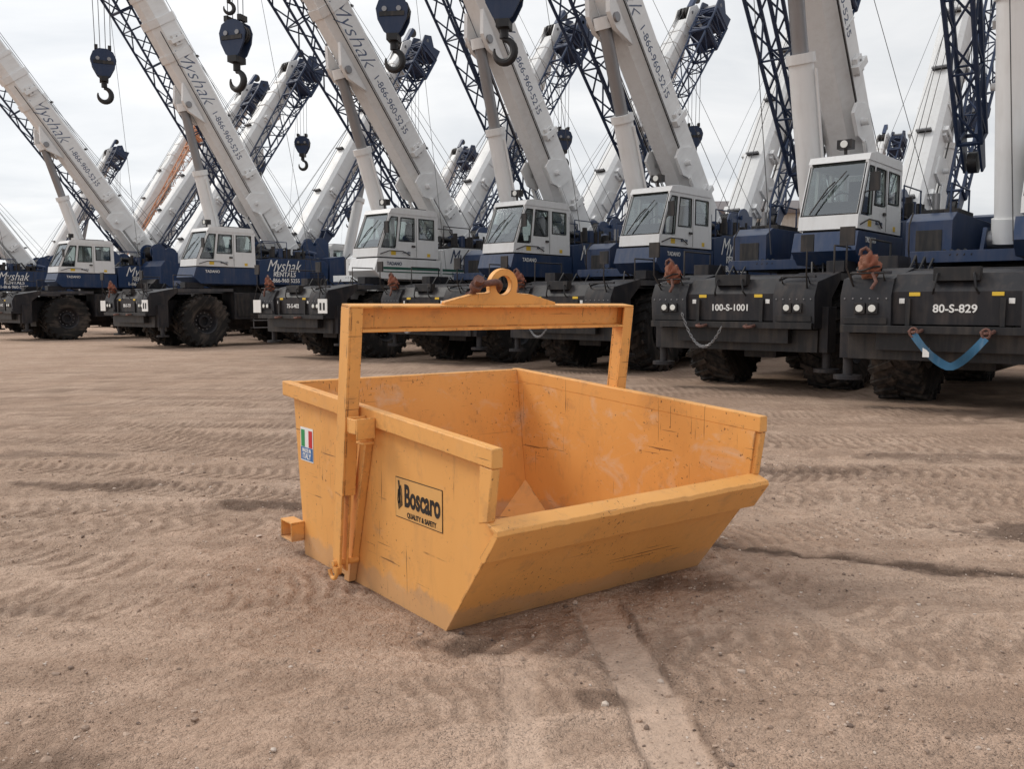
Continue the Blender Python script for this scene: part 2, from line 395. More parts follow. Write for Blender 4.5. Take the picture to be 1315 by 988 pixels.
def carrier_mesh():
    mb=MB()
    mb.box(-4.0,3.8,-.62,.62,.75,1.62,M_dark)
    mb.box(-3.0,3.0,-.30,.30,.55,.80,M_black)
    for x in (-2.15,2.15): mb.cyl((x,-1.1,.9),(x,1.1,.9),.17,M_black,12); mb.cyl((x,-.25,.9),(x,.25,.9),.34,M_black,12)
    mb.pxz([(4.20,1.22),(4.22,1.66),(4.05,1.90),(3.2,1.98),(3.2,1.88),(3.55,1.60),(3.6,1.22)],-.78,.78,M_dark)
    for sg in (-1,1):
        y0,y1=sorted((sg*.7805,sg*1.46))
        mb.pxz([(4.26,1.10),(4.30,1.60),(4.18,1.84),(3.2,2.02),(3.2,1.88),(3.55,1.60),(3.6,1.10)],y0,y1,M_dark)
        mb.box(4.02,4.10,y0+.08,y1-.08,1.91,1.95,M_grey)
        mb.box(4.27,4.292,y0+.05,y1-.05,1.22,1.31,M_black)
        for q in range(6): mb.cyl((4.28,y0+.06+.112*q,1.57),(4.305,y0+.06+.112*q,1.57),.013,M_steel,6)
        mb.tube([(4.20,y0+.12,1.82),(4.28,y0+.12,1.92),(4.28,y1-.12,1.92),(4.20,y1-.12,1.82)],.014,M_black,6)
    mb.pxz([(3.19,1.88),(1.1,1.92),(1.1,2.02),(3.19,2.0)],-1.46,1.46,M_grey)
    mb.pxz([(-1.0,1.9),(-3.3,1.9),(-3.3,2.02),(-1.0,2.02)],-1.46,1.46,M_grey)
    for sg in (-1,1):
        y0,y1=sorted((sg*.63,sg*1.44))
        mb.box(-.95,1.05,y0,y1,.95,1.88,M_dark)
        mb.box(-.85,.95,min(sg*1.44,sg*1.47),max(sg*1.44,sg*1.47),1.05,1.80,M_black)
        for z in (.62,.88): mb.box(-.5,.3,min(sg*1.2,sg*1.46),max(sg*1.2,sg*1.46),z,z+.03,M_steel)
        for x in (-.5,.27): mb.box(x,x+.03,min(sg*1.40,sg*1.43),max(sg*1.40,sg*1.43),.62,.95,M_steel)
        mb.tube([(3.3,sg*1.38,2.0),(3.3,sg*1.38,2.45),(2.3,sg*1.38,2.45),(2.3,sg*1.38,2.0)],.018,M_black,6)
        for q in range(3): mb.tube([(3.0-.5*q,sg*.9,2.0),(2.9-.5*q,sg*.85,2.2),(2.6-.5*q,sg*.9,2.02)],.02,M_black,6)
        mb.box(2.2,2.9,min(sg*1.1,sg*1.4),max(sg*1.1,sg*1.4),2.03,2.22,M_dark)
    for sx in (1,-1):
        x0,x1=sorted((sx*3.55,sx*4.02))
        mb.box(x0,x1,-1.42,1.42,.72,1.08,M_black)
        for sg in (-1,1):
            y0,y1=sorted((sg*1.425,sg*1.56)); mb.box(x0+.06,x1-.06,y0,y1,.72,1.45,M_dark)
            mb.cyl((sx*3.79,sg*1.49,.46),(sx*3.79,sg*1.49,.72),.07,M_dark,12)
            mb.cyl((sx*3.79,sg*1.49,.40),(sx*3.79,sg*1.49,.46),.20,M_dark,16)
    mb.box(4.225,4.34,-1.44,1.44,1.10,1.20,M_black)
    mb.box(4.03,4.18,-1.0,1.0,.86,1.0995,M_black)
    for sg in (-1,1):
        for dy in (0,.17):
            y=sg*(1.02+dy)
            mb.box(4.28,4.325,y-.075,y+.075,1.36,1.51,M_black)
            mb.cyl((4.30,y,1.435),(4.335,y,1.435),.050,M_lamp,14)
        mb.box(4.2,4.225,sg*.50-.07,sg*.50+.07,1.60,1.65,M_amber); mb.box(4.2,4.224,sg*.66-.035,sg*.66+.035,1.50,1.57,M_tag)
        mb.tube([(4.30,sg*.43-.07,1.15),(4.45,sg*.43-.06,1.13),(4.48,sg*.43,1.12),(4.45,sg*.43+.06,1.13),(4.30,sg*.43+.07,1.15)],.024,M_rust,8)
        mb.tube([(4.2,sg*1.30,1.7),(4.4,sg*1.36,2.0),(4.4,sg*1.36,2.35)],.014,M_black,6)
        mb.box(4.37,4.41,sg*1.36-.1,sg*1.36+.1,2.30,2.56,M_black)
        mb.box(4.222,4.27,sg*.57-.03,sg*.57+.03,1.205,1.57,M_black)
        mb.tube([(4.1,sg*.2,1.95),(4.26,sg*.22,1.88),(4.27,sg*.25,1.7),(4.20,sg*.28,1.62)],.016,M_black,6)
    mb.box(4.06,4.22,-.28,.28,1.80,1.98,M_black)
    mb.pxz([(-4.35,1.0),(-4.35,2.35),(-4.15,2.55),(-3.35,2.55),(-3.35,1.0)],-1.25,1.25,M_dark)
    for k in range(8): mb.box(-4.38,-4.345,-1.0,1.0,1.25+.12*k,1.31+.12*k,M_black)
    for sg in (-1,1): mb.box(-4.39,-4.34,sg*1.1-.08,sg*1.1+.08,1.1,1.2,M_red)
    mb.cyl((-3.0,-1.2,2.0),(-3.0,-1.2,2.9),.09,M_steel,12)
    return mb.mesh('carrier')
ME_carrier=carrier_mesh()

def super_mesh(paintm,stripe):
    mb=MB()
    mb.cyl((0,0,1.93),(0,0,2.14),.95,M_black,32)
    mb.box(-3.2,1.9,-1.2,1.2,2.14,2.32,paintm)
    mb.pxz([(2.62,2.40),(2.50,2.74),(.10,2.74),(.10,2.18),(2.35,2.18)],.36,1.48,paintm)
    mb.pxz([(.02,2.20),(.02,3.05),(-.5,3.15),(-2.9,3.15),(-3.05,3.0),(-3.05,2.20)],.62,1.46,paintm)
    mb.box(-2.7,-.3,.70,1.40,3.151,3.19,M_black)
    mb.pxz([(1.2,2.20),(1.2,2.85),(.9,3.0),(-3.0,3.0),(-3.0,2.20)],-1.46,-.75,paintm)
    mb.box(-.6,.5,-1.40,-.82,3.001,3.10,M_black); mb.cyl((.75,-1.1,2.95),(.75,-1.1,3.05),.11,M_black,12)
    mb.cyl((.2,-1.25,3.1),(.2,-1.25,3.4),.06,M_steel,10); mb.box(1.2,1.21,-1.3,-.9,2.35,2.7,M_black)
    mb.tube([(1.22,-1.38,2.25),(1.30,-1.38,2.4),(1.30,-1.38,2.8),(1.1,-1.38,3.0)],.016,M_black,6)
    for q in range(4): mb.tube([(1.21,-.85+.12*q,2.3),(1.45,-.8+.1*q,2.35),(1.9,-.6+.1*q,2.25)],.022,M_black,6)
    if stripe:
        for z,h in ((2.44,.07),(2.36,.03)):
            mb.box(-3.0,.0,1.461,1.468,z,z+h,M_green); mb.box(.12,2.3,1.481,1.488,z,z+h,M_green)
    for x in (-2.0,): mb.box(x-.008,x+.008,1.455,1.463,2.25,3.1,M_black)
    for k in range(6): mb.box(-2.85,-2.2,1.458,1.468,2.35+.06*k,2.375+.06*k,M_black)
    for y in (-.62,.50):
        mb.pxz([(-.7,2.32),(-1.6,3.15),(-2.05,3.35),(-2.55,3.35),(-2.8,3.1),(-3.1,2.32)],y,y+.07,paintm)
    mb.cyl((-2.3,-.66,3.0),(-2.3,.64,3.0),.13,M_steel,16)
    mb.cyl((.45,-.40,2.55),(.45,.28,2.55),.15,M_steel,16)
    for y in (-.42,.22): mb.pxz([(.1,2.3),(.3,2.75),(.6,2.75),(.85,2.3)],y,y+.06,paintm)
    mb.pxz([(-3.15,2.0),(-3.15,3.25),(-3.85,3.35),(-4.05,3.1),(-4.05,2.15),(-3.9,2.0)],-1.46,1.46,paintm)
    for x,z in ((-2.95,3.62),(-3.55,3.75)):
        mb.cyl((x,-.38,z),(x,.38,z),.24,M_rope,20)
        for y in (-.42,.38): mb.cyl((x,y,z),(x,y+.04,z),.36,M_navy,20)
        for k in range(9): mb.cyl((x,-.34+.08*k,z),(x,-.30+.08*k,z),.262,M_black,20)
        mb.box(x-.3,x+.3,-.52,-.46,z-.45,z+.15,paintm); mb.box(x-.3,x+.3,.46,.52,z-.45,z+.15,paintm)
    rr=random.Random(3)
    for k in range(22):
        x=-2.8+rr.random()*2.5; y=.72+rr.random()*.66; h=.12+rr.random()*.30
        mb.cyl((x,y,3.19),(x,y,3.19+h),.03+rr.random()*.07,M_navy if k%2 else M_black,10)
    for k in range(6):
        x=-2.8+rr.random()*2.2; y=.8+rr.random()*.4; mb.cyl((x,y,3.35+.1*rr.random()),(x+.4,y,3.35+.1*rr.random()),.09,M_navy if k%2 else M_black,12)
    for k in range(12):
        y=-.45+rr.random()*1.6; x=-1.2+rr.random()*.5
        mb.tube([(x-1.0,y,3.1),(x-.6,y+.05,3.55+.1*rr.random()),(x-.1,y+.1,3.45),(x+.5,y,2.9),(x+.9,y*.8,2.4)],.022,M_black,6)
    for y in (.70,1.42):
        mb.tube([(-.1,y,3.1),(-.1,y,3.75),(-1.2,y,3.75),(-1.2,y,3.15)],.018,M_black if stripe else M_navy,6)
    mb.tube([(.7,-.9,2.9),(.7,-.9,3.5),(-.6,-.9,3.5),(-.6,-.9,3.0)],.018,paintm,6)
    return mb.mesh('superstructure')
ME_sup=super_mesh(M_navy,False); ME_supW=super_mesh(M_white,True)

def cab_mesh():
    mb=MB(); y0,y1=.42,1.46
    FB=(2.50,2.78); RB=(.16,2.78)
    mb.pxz([FB,(2.47,3.02),(.165,3.02),RB],y0,y1,M_white)
    mb.box(.2,2.4,y0+.05,y1-.05,2.745,2.79,M_black)
    mb.pxz([(2.06,3.98),(1.98,4.10),(1.7,4.15),(.3,4.15),(.22,4.08),(.22,3.98)],y0-.015,y1+.015,M_white)
    mb.box(.5,1.4,y0+.15,y1-.15,4.151,4.19,M_black)
    def strip(a,b_,w,ya,yb):
        a=Vector((a[0],0,a[1]));b_=Vector((b_[0],0,b_[1]));d=(b_-a).normalized();n=Vector((d.z,0,-d.x))*w/2
        mb.prism([(p.x,ya,p.z) for p in (a-n,a+n,b_+n,b_-n)],(0,yb-ya,0),M_white)
    for ya,yb in ((y0,y0+.05),(y1-.05,y1)):
        strip((2.415,3.0),(1.985,4.0),.075,ya,yb)
        strip((1.78,3.0),(1.66,4.0),.07,ya,yb)
        strip((1.02,3.0),(1.02,4.0),.13,ya,yb)
        strip((.24,3.0),(.26,4.0),.14,ya,yb)
        mb.box(.16,2.06,ya+.001,yb-.001,3.90,3.985,M_white)
    mb.box(1.05,1.75,y1-.045,y1-.004,3.0,3.22,M_white); mb.box(.25,1.0,y1-.045,y1-.004,3.0,3.30,M_white)
    mb.box(.165,.20,y0+.05,y1-.05,3.0,3.35,M_white)
    def sheet(p): mb.add(p,[(0,1,2,3)],M_glass)
    sheet([(2.42,y0+.045,3.02),(2.42,y1-.045,3.02),(1.995,y1-.045,3.985),(1.995,y0+.045,3.985)])
    for y in (y0+.02,y1-.03): sheet([(2.39,y,3.03),(1.99,y,3.96),(.24,y,3.96),(.22,y,3.03)])
    sheet([(.2,y0+.06,3.36),(.2,y1-.06,3.36),(.25,y1-.06,3.96),(.25,y0+.06,3.96)])
    ys=y1-.002
    def seal(poly):
        pts=[(p[0],ys,p[1]) for p in poly]; mb.tube(pts,.016,M_black,5,closed=True)
    seal([(1.12,3.25),(1.70,3.25),(1.60,3.88),(1.12,3.88)]); seal([(.34,3.33),(.93,3.33),(.93,3.88),(.34,3.88)])
    seal([(1.84,3.06),(2.34,3.06),(2.02,3.82),(1.96,3.88),(1.74,3.88)])
    mb.tube([(2.45,y0+.03,3.03),(2.45,y1-.03,3.03),(2.03,y1-.03,3.97),(2.03,y0+.03,3.97)],.018,M_black,5,closed=True)
    mb.box(1.035,1.045,y1-.002,y1+.004,2.8,3.9,M_black); mb.box(1.1,1.22,y1,y1+.03,3.08,3.13,M_black)
    mb.tube([(2.50,.62,3.05),(2.30,.85,3.5),(2.22,.95,3.62)],.014,M_black,5)
    mb.tube([(2.36,.78,3.32),(2.14,1.12,3.8)],.010,M_black,5)
    mb.box(.75,1.3,.65,1.15,2.79,3.15,M_black); mb.pxz([(.62,3.1),(.80,3.1),(.70,3.8),(.55,3.8)],.66,1.14,M_black)
    mb.pxz([(2.3,2.79),(2.3,3.15),(1.95,3.3),(1.85,2.79)],.55,1.3,M_black)
    mb.tube([(1.8,.93+.17*math.cos(t),3.35+.12*math.sin(t)) for t in np.linspace(0,6.28,13)[:-1]],.015,M_black,5,closed=True)
    mb.box(1.3,1.6,.5,.62,2.8,3.3,M_black); mb.box(1.3,1.6,1.2,1.3,2.8,3.25,M_black)
    mb.cyl((1.75,.95,4.15),(1.75,.95,4.24),.03,M_black,8); mb.box(1.66,1.84,.82,1.08,4.24,4.40,M_black)
    mb.cyl((1.84,.95,4.32),(1.86,.95,4.32),.065,M_lamp,12)
    mb.tube([(2.2,y1,3.4),(2.35,y1+.22,3.45),(2.35,y1+.22,3.7)],.012,M_black,5)
    mb.box(2.33,2.37,y1+.14,y1+.30,3.40,3.72,M_black)
    mb.tube([(2.4,y1+.02,2.85),(2.1,y1+.06,2.95),(1.6,y1+.06,2.95),(1.3,y1+.02,2.85)],.014,M_black,5)
    mb.box(1.82,2.0,y1+.001,y1+.006,2.84,2.95,M_amber); mb.box(.5,.62,y1+.001,y1+.006,2.83,2.92,M_amber)
    return mb.mesh('cab')
ME_cab=cab_mesh()

def section(mb,x0,x1,w,h,mat,cz=0):
    c=.16*w
    prof=[(-w/2+c,h/2),(w/2-c,h/2),(w/2,h/2-c),(w/2,-h/2+2*c),(w/2-1.6*c,-h/2),(-w/2+1.6*c,-h/2),(-w/2,-h/2+2*c),(-w/2,h/2-c)]
    mb.prism([(x0,a,b_+cz) for a,b_ in prof],(x1-x0,0,0),mat)
def boom_mesh():
    mb=MB()
    section(mb,-.35,9.6,.80,1.02,M_white,.15)
    for x in (9.35,8.2): section(mb,x,x+.26,.87,1.10,M_white,.15)
    section(mb,9.6,10.4,.72,.93,M_white,.15); section(mb,10.25,10.4,.78,.99,M_white,.15)
    section(mb,10.4,11.1,.64,.84,M_white,.15); section(mb,10.95,11.1,.69,.90,M_white,.15)
    section(mb,11.1,11.7,.56,.76,M_white,.15)
    mb.pxz([(6.0,-.35),(6.6,-.72),(7.0,-.72),(7.5,-.35)],-.34,-.22,M_white); mb.pxz([(6.0,-.35),(6.6,-.72),(7.0,-.72),(7.5,-.35)],.22,.34,M_white)
    mb.cyl((6.8,-.40,-.6),(6.8,.40,-.6),.11,M_steel,14)
    for y in (-.33,.27): mb.pxz([(11.5,-.35),(11.4,.55),(12.1,.72),(12.55,.45),(12.6,-.25),(12.2,-.55)],y,y+.06,M_white)
    for x,z in ((12.3,-.2),(12.05,.5)):
        for y in (-.2,-.05,.1): mb.cyl((x,y,z),(x,y+.08,z),.24,M_black,20)
        mb.cyl((x,-.36,z),(x,.36,z),.06,M_steel,10)
    mb.box(12.5,13.3,-.12,.12,.35,.5,M_navy); mb.cyl((13.2,-.05,.3),(13.2,.05,.3),.2,M_black,16)
    for y,sg in ((.40,1),(-.40,-1)):
        for x in (1.4,3.6,8.6):
            mb.box(x,x+.35,min(y,y+sg*.10),max(y,y+sg*.10),.05,.35,M_white); mb.box(x+.1,x+.25,min(y,y+sg*.16),max(y,y+sg*.16),-.1,.45,M_white)
            for q in (0,.18): mb.cyl((x+.08+q,y+sg*.10,.2),(x+.08+q,y+sg*.13,.2),.03,M_steel,8)
        mb.pxz([(2.3,.3),(2.3,-.25),(2.6,-.5),(3.1,-.5),(3.2,-.2),(2.9,.3)],min(y,y+sg*.07),max(y,y+sg*.07),M_white)
        mb.cyl((2.75,y,-.2),(2.75,y+sg*.22,-.2),.07,M_white,12); mb.tube([(1.2,y+sg*.09,-.30),(2.4,y+sg*.09,-.30)],.05,M_white,8)
        mb.tube([(.3,y+sg*.03,-.22),(9.2,y+sg*.03,-.22)],.018,M_black,6)
        mb.tube([(.3,y+sg*.03,-.16),(7.0,y+sg*.03,-.16)],.014,M_steel,6)
        for x in (.6,4.6): mb.box(x,x+.04,min(y,y+sg*.03),max(y,y+sg*.03),-.15,.5,M_white)
    for x in (1.2,3.5,5.8,8.0): mb.box(x,x+.06,-.2,.2,.66,.80,M_black); mb.cyl((x,-.2,.80),(x,.2,.80),.04,M_steel,8)
    mb.tube([(-.6,.08,.95),(12.05,.08,.76)],.013,M_rope,5); mb.tube([(-1.0,-.12,1.0),(12.05,-.12,.76)],.013,M_rope,5)
    return mb.mesh('boom')
ME_boom=boom_mesh()
def jib_mesh(mat):
    mb=MB()
    lattice(mb,1.8,10.2,.38,.42,.62,.85,13,.042,mat)
    lattice(mb,10.2,12.0,.62,.85,.75,1.0,3,.05,mat)
    for y in (-.28,.22): mb.pxz([(1.2,-.12),(1.2,.12),(1.9,.24),(1.9,-.24)],y*.6,y*.6+.04,mat)
    mb.cyl((1.35,-.08,0),(1.35,.08,0),.2,M_black,16)
    for y in (-.40,.34): mb.pxz([(11.9,-.55),(11.9,.55),(12.5,.62),(12.75,.3),(12.45,-.1),(12.6,-.5)],y,y+.06,mat)
    mb.cyl((12.4,-.4,.35),(12.4,.4,.35),.08,M_steel,10)
    lattice(mb,10.9,12.1,.8,1.02,.8,1.05,4,.045,mat)
    for k in (0,3): mb.box(11.0+.3*k,11.1+.3*k,-.42,.42,-.5,.5,mat)
    return mb.mesh('stowed_lattice_jib')
ME_jib=jib_mesh(M_navyD); ME_jibO=jib_mesh(M_orangeL)

def hook_mesh(small=False):
    mb=MB()
    if not small:
        for y in (-.17,.12):
            mb.pxz([(-.34,.05),(-.38,.30),(-.30,.50),(-.12,.60),(.12,.60),(.30,.50),(.38,.30),(.34,.05),(.20,-.22),(.10,-.30),(-.10,-.30),(-.20,-.22)],y,y+.05,M_navyD)
        for y in (-.09,0.0): 
            for x in (-.17,.17): mb.cyl((x,y,.26),(x,y+.07,.26),.22,M_black,20)
        mb.box(-.30,.30,-.19,-.171,.12,.22,M_black)
        for x in (-.17,.17): mb.cyl((x,-.20,.28),(x,.20,.28),.06,M_steel,10)
        mb.box(-.13,.13,-.2,.2,-.42,-.27,M_black)
        for x in (-.2,.2): mb.box(x-.05,x+.05,-.14,.14,.58,.72,M_black)
        mb.cyl((0,0,-.42),(0,0,-.60),.09,M_black,14)
        s=1
    else:
        mb.tube([(0,0,.42),(0,0,.3),(0,0,.15),(0,0,0),(0,0,-.12)],[.06,.15,.2,.15,.07],M_black,16); mb.cyl((0,0,.42),(0,0,.75),.045,M_black,8)
        mb.cyl((0,0,-.1),(0,0,-.3),.05,M_black,10); s=.6
    oz=-.60 if not small else -.28
    pts=[];rad=[]
    for t in np.linspace(0,1,18):
        a=math.radians(95-t*290)
        pts.append((s*.20*math.cos(a)*1.0,0,oz-s*(.24)+s*.22*math.sin(a))); rad.append(s*(.050+.038*math.sin(math.pi*min(1,t*1.15)))*(1 if t<.85 else 1-(t-.85)*4))
    mb.tube(pts,rad,M_black,10)
    return mb.mesh('hook')
ME_hook=hook_mesh(); ME_ball=hook_mesh(True)

def lift_mesh(L):
    mb=MB(); mb.cyl((0,0,0),(0,0,L*.60),.23,M_white,20); mb.cyl((0,0,L*.60),(0,0,L*.63),.27,M_white,20)
    mb.cyl((0,0,L*.63),(0,0,L-.1),.15,M_steel,16); mb.cyl((0,0,L-.18),(0,0,L+.08),.22,M_white,16)
    mb.tube([(.27,0,.2),(.27,0,L*.58)],.03,M_white,6); mb.cyl((0,0,-.05),(0,0,.35),.27,M_white,20)
    return mb.mesh('lift_cylinder')
def wrap_mesh():
    mb=MB()
    bm=bmesh.new(); bmesh.ops.create_icosphere(bm,subdivisions=4,radius=.15)
    vs=[]
    for v in bm.verts:
        p=v.co.copy(); f=1+.10*math.sin(p.x*47+p.z*81)+.10*math.sin(p.y*57-p.z*39)+.06*math.sin(p.x*121+p.y*97)
        wz=1.0-1.1*(p.z)
        p=Vector((p.x*.75*wz,p.y*.95*wz,p.z*1.2))*f
        p.x+=p.z*.25; vs.append(p)
    fs=[[v.index for v in f.verts] for f in bm.faces]; bm.free()
    mb.add(vs,fs,M_rag)
    mb.tube([(.13*math.cos(t)-.01,.16*math.sin(t),-.04+.03*math.sin(2*t)) for t in np.linspace(0,6.28,21)[:-1]],.014,M_black,5,closed=True)
    mb.tube([(0,.03,.12),(.02,.0,.20),(.03,-.05,.25),(.02,-.11,.22),(.02,-.12,.15)],.026,M_rust,8)
    mb.tube([(.12,.05,-.10),(.17,.10,-.22),(.16,.04,-.32)],.026,M_rust,8)
    return mb.mesh('wrapped_hook',60)
ME_wrap=wrap_mesh()

M_boomtxt=paint('boom_lettering_blue',(.05,.08,.16),.5,.5,(.4,.4,.4))
def crane(x,y,rot,phi,hookz=None,ballz=None,plate=None,white=False,orange=False,text=True,jiboff=-1.0,bl=1.0):
    C=empty('rough_terrain_crane',Matrix.Translation((x,y,0))@Matrix.Rotation(math.radians(rot),4,'Z'))
    obj('carrier',ME_carrier,C,bev=.02,seg=1)
    for i,(a,b_) in enumerate(((2.15,1.08),(2.15,-1.08),(-2.15,1.08),(-2.15,-1.08))):
        M=Matrix.Translation((a,b_,.895))@(Matrix.Rotation(math.pi,4,'Z') if b_<0 else Matrix.Identity(4))@Matrix.Rotation(random.random()*3,4,'Y')
        obj('wheel_%d'%(i+1),ME_wheel,C,M)
    obj('superstructure',ME_supW if white else ME_sup,C,bev=.02,seg=2)
    obj('cab',ME_cab,C,bev=.012,seg=2)
    ph=math.radians(phi); foot=Vector((-2.3,-.05,3.0))
    Bm=Matrix.Translation(foot)@Matrix.Rotation(-ph,4,'Y')
    S=Matrix.Diagonal((bl,1,1,1))
    obj('boom',ME_boom,C,Bm@S,bev=.02,seg=1)
    obj('stowed_lattice_jib',ME_jibO if orange else ME_jib,C,Bm@Matrix.Translation((0,jiboff,-.1))@S)
    at=Bm@Vector((6.8*bl,0,-.6)); base=Vector((.45,-.05,2.55)); d=at-base
    me=lift_mesh(d.length); obj('lift_cylinder',me,C,Matrix.Translation(base)@d.to_track_quat('Z','Y').to_matrix().to_4x4())
    tip=Bm@Vector((12.3*bl,0,-.2)); tip2=Bm@Vector((13.2*bl,0,.3))
    mb=MB()
    if hookz:
        hr=math.radians(-rot)+random.uniform(-.5,.5)
        obj('hook_block',ME_hook,C,Matrix.Translation((tip.x+.1,tip.y,hookz))@Matrix.Rotation(hr,4,'Z'))
        for a in (-.28,-.1,.1,.28):
            q=Matrix.Rotation(hr,3,'Z')@Vector((a,0,0))
            mb.tube([(tip.x+.1+q.x,tip.y+q.y,tip.z),(tip.x+.1+q.x*.8,tip.y+q.y*.8,hookz+.45)],.012,M_rope,4)
    if ballz:
        obj('auxiliary_hook',ME_ball,C,Matrix.Translation((tip2.x+.1,tip2.y,ballz))@Matrix.Rotation(math.radians(-rot)+.3,4,'Z'))
        mb.tube([(tip2.x+.1,tip2.y,tip2.z),(tip2.x+.1,tip2.y,ballz+.7)],.012,M_rope,4)
    mb.tube([tip,(4.0,.6,2.3)],.007,M_rope,4); mb.tube([tip2,(-3.4,.1,4.0)],.009,M_rope,4)
    mb.tube([tip2,(-3.2,1.2,3.3)],.007,M_rope,4)
    obj('hoist_ropes',mb.mesh('hoist_ropes'),C)
    if text: obj('wrapped_hook',ME_wrap,C,Matrix.Translation((4.17,-1.12,2.02))@Matrix.Rotation(random.uniform(-.5,.5),4,'Z'))
    if plate:
        obj('number_plate',textmesh(plate,.15,M_tag,0,.003,.002),C,frame((0,1,0),(0,0,1),(1,0,0),(4.218,0,1.43)))
        obj('cab_number',textmesh(plate,.085,M_navy,0,.001,.002),C,frame((-1,0,0),(0,0,1),(0,1,0),(1.42,1.464,2.92)))
        obj('plinth_lettering',textmesh('TADANO',.13,M_navy if white else M_tag,0,.002,.002),C,frame((-1,0,0),(0,0,1),(0,1,0),(1.9,1.490,2.60)))
    if text:
        tm=M_navy if white else M_tag
        obj('lettering_script',textmesh('Myshak',.60,tm,.45,-.002,.002,.80),C,frame((-1,0,0),(0,0,1),(0,1,0),(-1.0,1.472,2.86)))
        obj('lettering_rentals',textmesh('RENTALS',.24,tm,.1,.004,.002),C,frame((-1,0,0),(0,0,1),(0,1,0),(-1.05,1.472,2.56)))
        obj('lettering_phone',textmesh('1-866-960-5255',.21,tm,0,.003,.002),C,frame((-1,0,0),(0,0,1),(0,1,0),(-1.05,1.472,2.34)))
        for nm,bd,sz,px,pz,sh,bo in (('boom_lettering_script','Myshak',.74,7.55,.14,.55,-.010),('boom_lettering_phone','1-866-960-5255',.32,5.3,.14,0.0,.0)):
            M=Bm@S@frame((-1,0,0),(0,0,1),(0,1,0),(px,.4025,pz))
            obj(nm,textmesh(bd,sz,M_boomtxt,sh,bo,.002,.9),C,M)
    return C
H1=230
rows=[(-27.2,45.5,54,None,None,'60-S-410',False),
(-18.0,39.2,53,None,12.2,'60-S-412',False),
(-10.2,33.0,57,9.1,12.0,'80-S-731',False),
(-3.15,27.0,51,7.9,9.2,'75-S-402',True),
(.55,25.0,55,8.0,None,'80-S-777',False),
(3.75,22.3,50,7.3,None,'80-S-780',False),
(6.35,18.0,55,9.4,None,'100-S-1001',False),
(8.45,14.9,60,9.0,None,'80-S-829',False)]
cr=[]
for (x,y,ph,hz,bz,pl,wh) in rows:
    cr.append(crane(x,y,H1+random.uniform(-1.5,1.5),ph,hz,bz,pl,wh))
H2=50
for (x,y,ph,o,bl,hz) in [(-17.6,46.7,55,False,1,9),(-13.7,42.2,56,False,1,9.4),(-25,60,58,True,1.05,9),(-7.9,39.5,56,False,1.02,8.6),(-1.2,36.0,55,False,1.0,8.5),
        (3.6,33.5,52,False,1.05,8.3),(8.4,30.0,57,False,1.0,8.0),(12.4,26.6,58,False,1.02,7.6),(16.0,23.6,60,False,1.0,7.0),
        (-17,72,56,False,1,9),(-7,66,55,False,1,9),(-38,76,60,False,1.1,9),(24,62,57,False,1,9)]:
    crane(x,y,H2+random.uniform(-3,3),ph,hz,None,None,False,orange=o,text=False,jiboff=-1.0,bl=bl)

def parented(name,mb,C): return obj(name,mb.mesh(name),C)
mb=MB()
C7=cr[7]; n=18
def strap(mb,a,b_,sag,w,th,mat):
    a=Vector(a);b_=Vector(b_);vs=[];fs=[]
    P=lambda t: Vector((a.x+.03*math.sin(t*9),a.y+(b_.y-a.y)*t,a.z+(b_.z-a.z)*t-sag*(1-abs(2*t-1.06)**1.5)))
    for i in range(n+1):
        t=i/n; p=P(t); d=P(t+.02)-P(t-.02); d.x=0; d.normalize(); nn=Vector((0,-d.z,d.y))
        tw=Vector((.02*math.sin(t*11),0,0))
        vs+= [p+nn*w/2+tw,p-nn*w/2-tw,p-nn*w/2-tw+Vector((th,0,0)),p+nn*w/2+tw+Vector((th,0,0))]
    for i in range(n):
        for k in range(4): fs.append((i*4+k,i*4+(k+1)%4,i*4+4+(k+1)%4,i*4+4+k))
    fs.append((0,1,2,3)); fs.append((n*4,n*4+1,n*4+2,n*4+3)); mb.add(vs,fs,mat)
strap(mb,(4.47,-.43,1.06),(4.47,.43,1.10),.40,.10,.012,M_sling)
mb.box(4.50,4.512,-.30,-.22,.80,.92,M_tag)
for y in (-.43,.43):
    mb.tube([(4.475,y+.05*math.cos(t),1.12+.06*math.sin(t)) for t in np.linspace(0,6.28,13)[:-1]],.017,M_rust,6,closed=True)
parented('sling_strap',mb,C7)
def chain(mb,a,b_,sag,N=26):
    a=Vector(a);b_=Vector(b_)
    for i in range(N):
        t=(i+.5)/N; p=a.lerp(b_,t); p.z-=sag*4*t*(1-t); t2=t+.01; q=a.lerp(b_,t2); q.z-=sag*4*t2*(1-t2); d=(q-p).normalized()
        nn=Vector((1,0,0)) if i%2 else d.cross(Vector((1,0,0))).normalized()
        mb.tube([p+d*(.036*math.cos(u))+nn*(.018*math.sin(u)) for u in np.linspace(0,6.28,9)[:-1]],.007,M_steel,5,closed=True)
for k in (4,5,6):
    mb=MB(); chain(mb,(4.40,-.80,1.35),(4.40,-.05,1.12),.45); parented('tow_chain',mb,cr[k])
for k in (3,2):
    mb=MB(); mb.box(4.33,4.35,1.25,1.62,1.25,1.62,M_tag); mb.box(4.351,4.353,1.32,1.40,1.33,1.52,M_black); mb.box(4.351,4.353,1.46,1.54,1.33,1.52,M_black)
    mb.tube([(4.34,1.30,1.62),(4.30,1.36,2.1),(4.3,1.5,2.2),(4.34,1.6,1.62)],.012,M_black,5)
    mb.box(4.33,4.35,-1.65,-1.30,1.25,1.60,M_tag); mb.tube([(4.34,-1.6,1.6),(4.3,-1.5,2.0)],.012,M_black,5); parented('warning_tags',mb,cr[k])

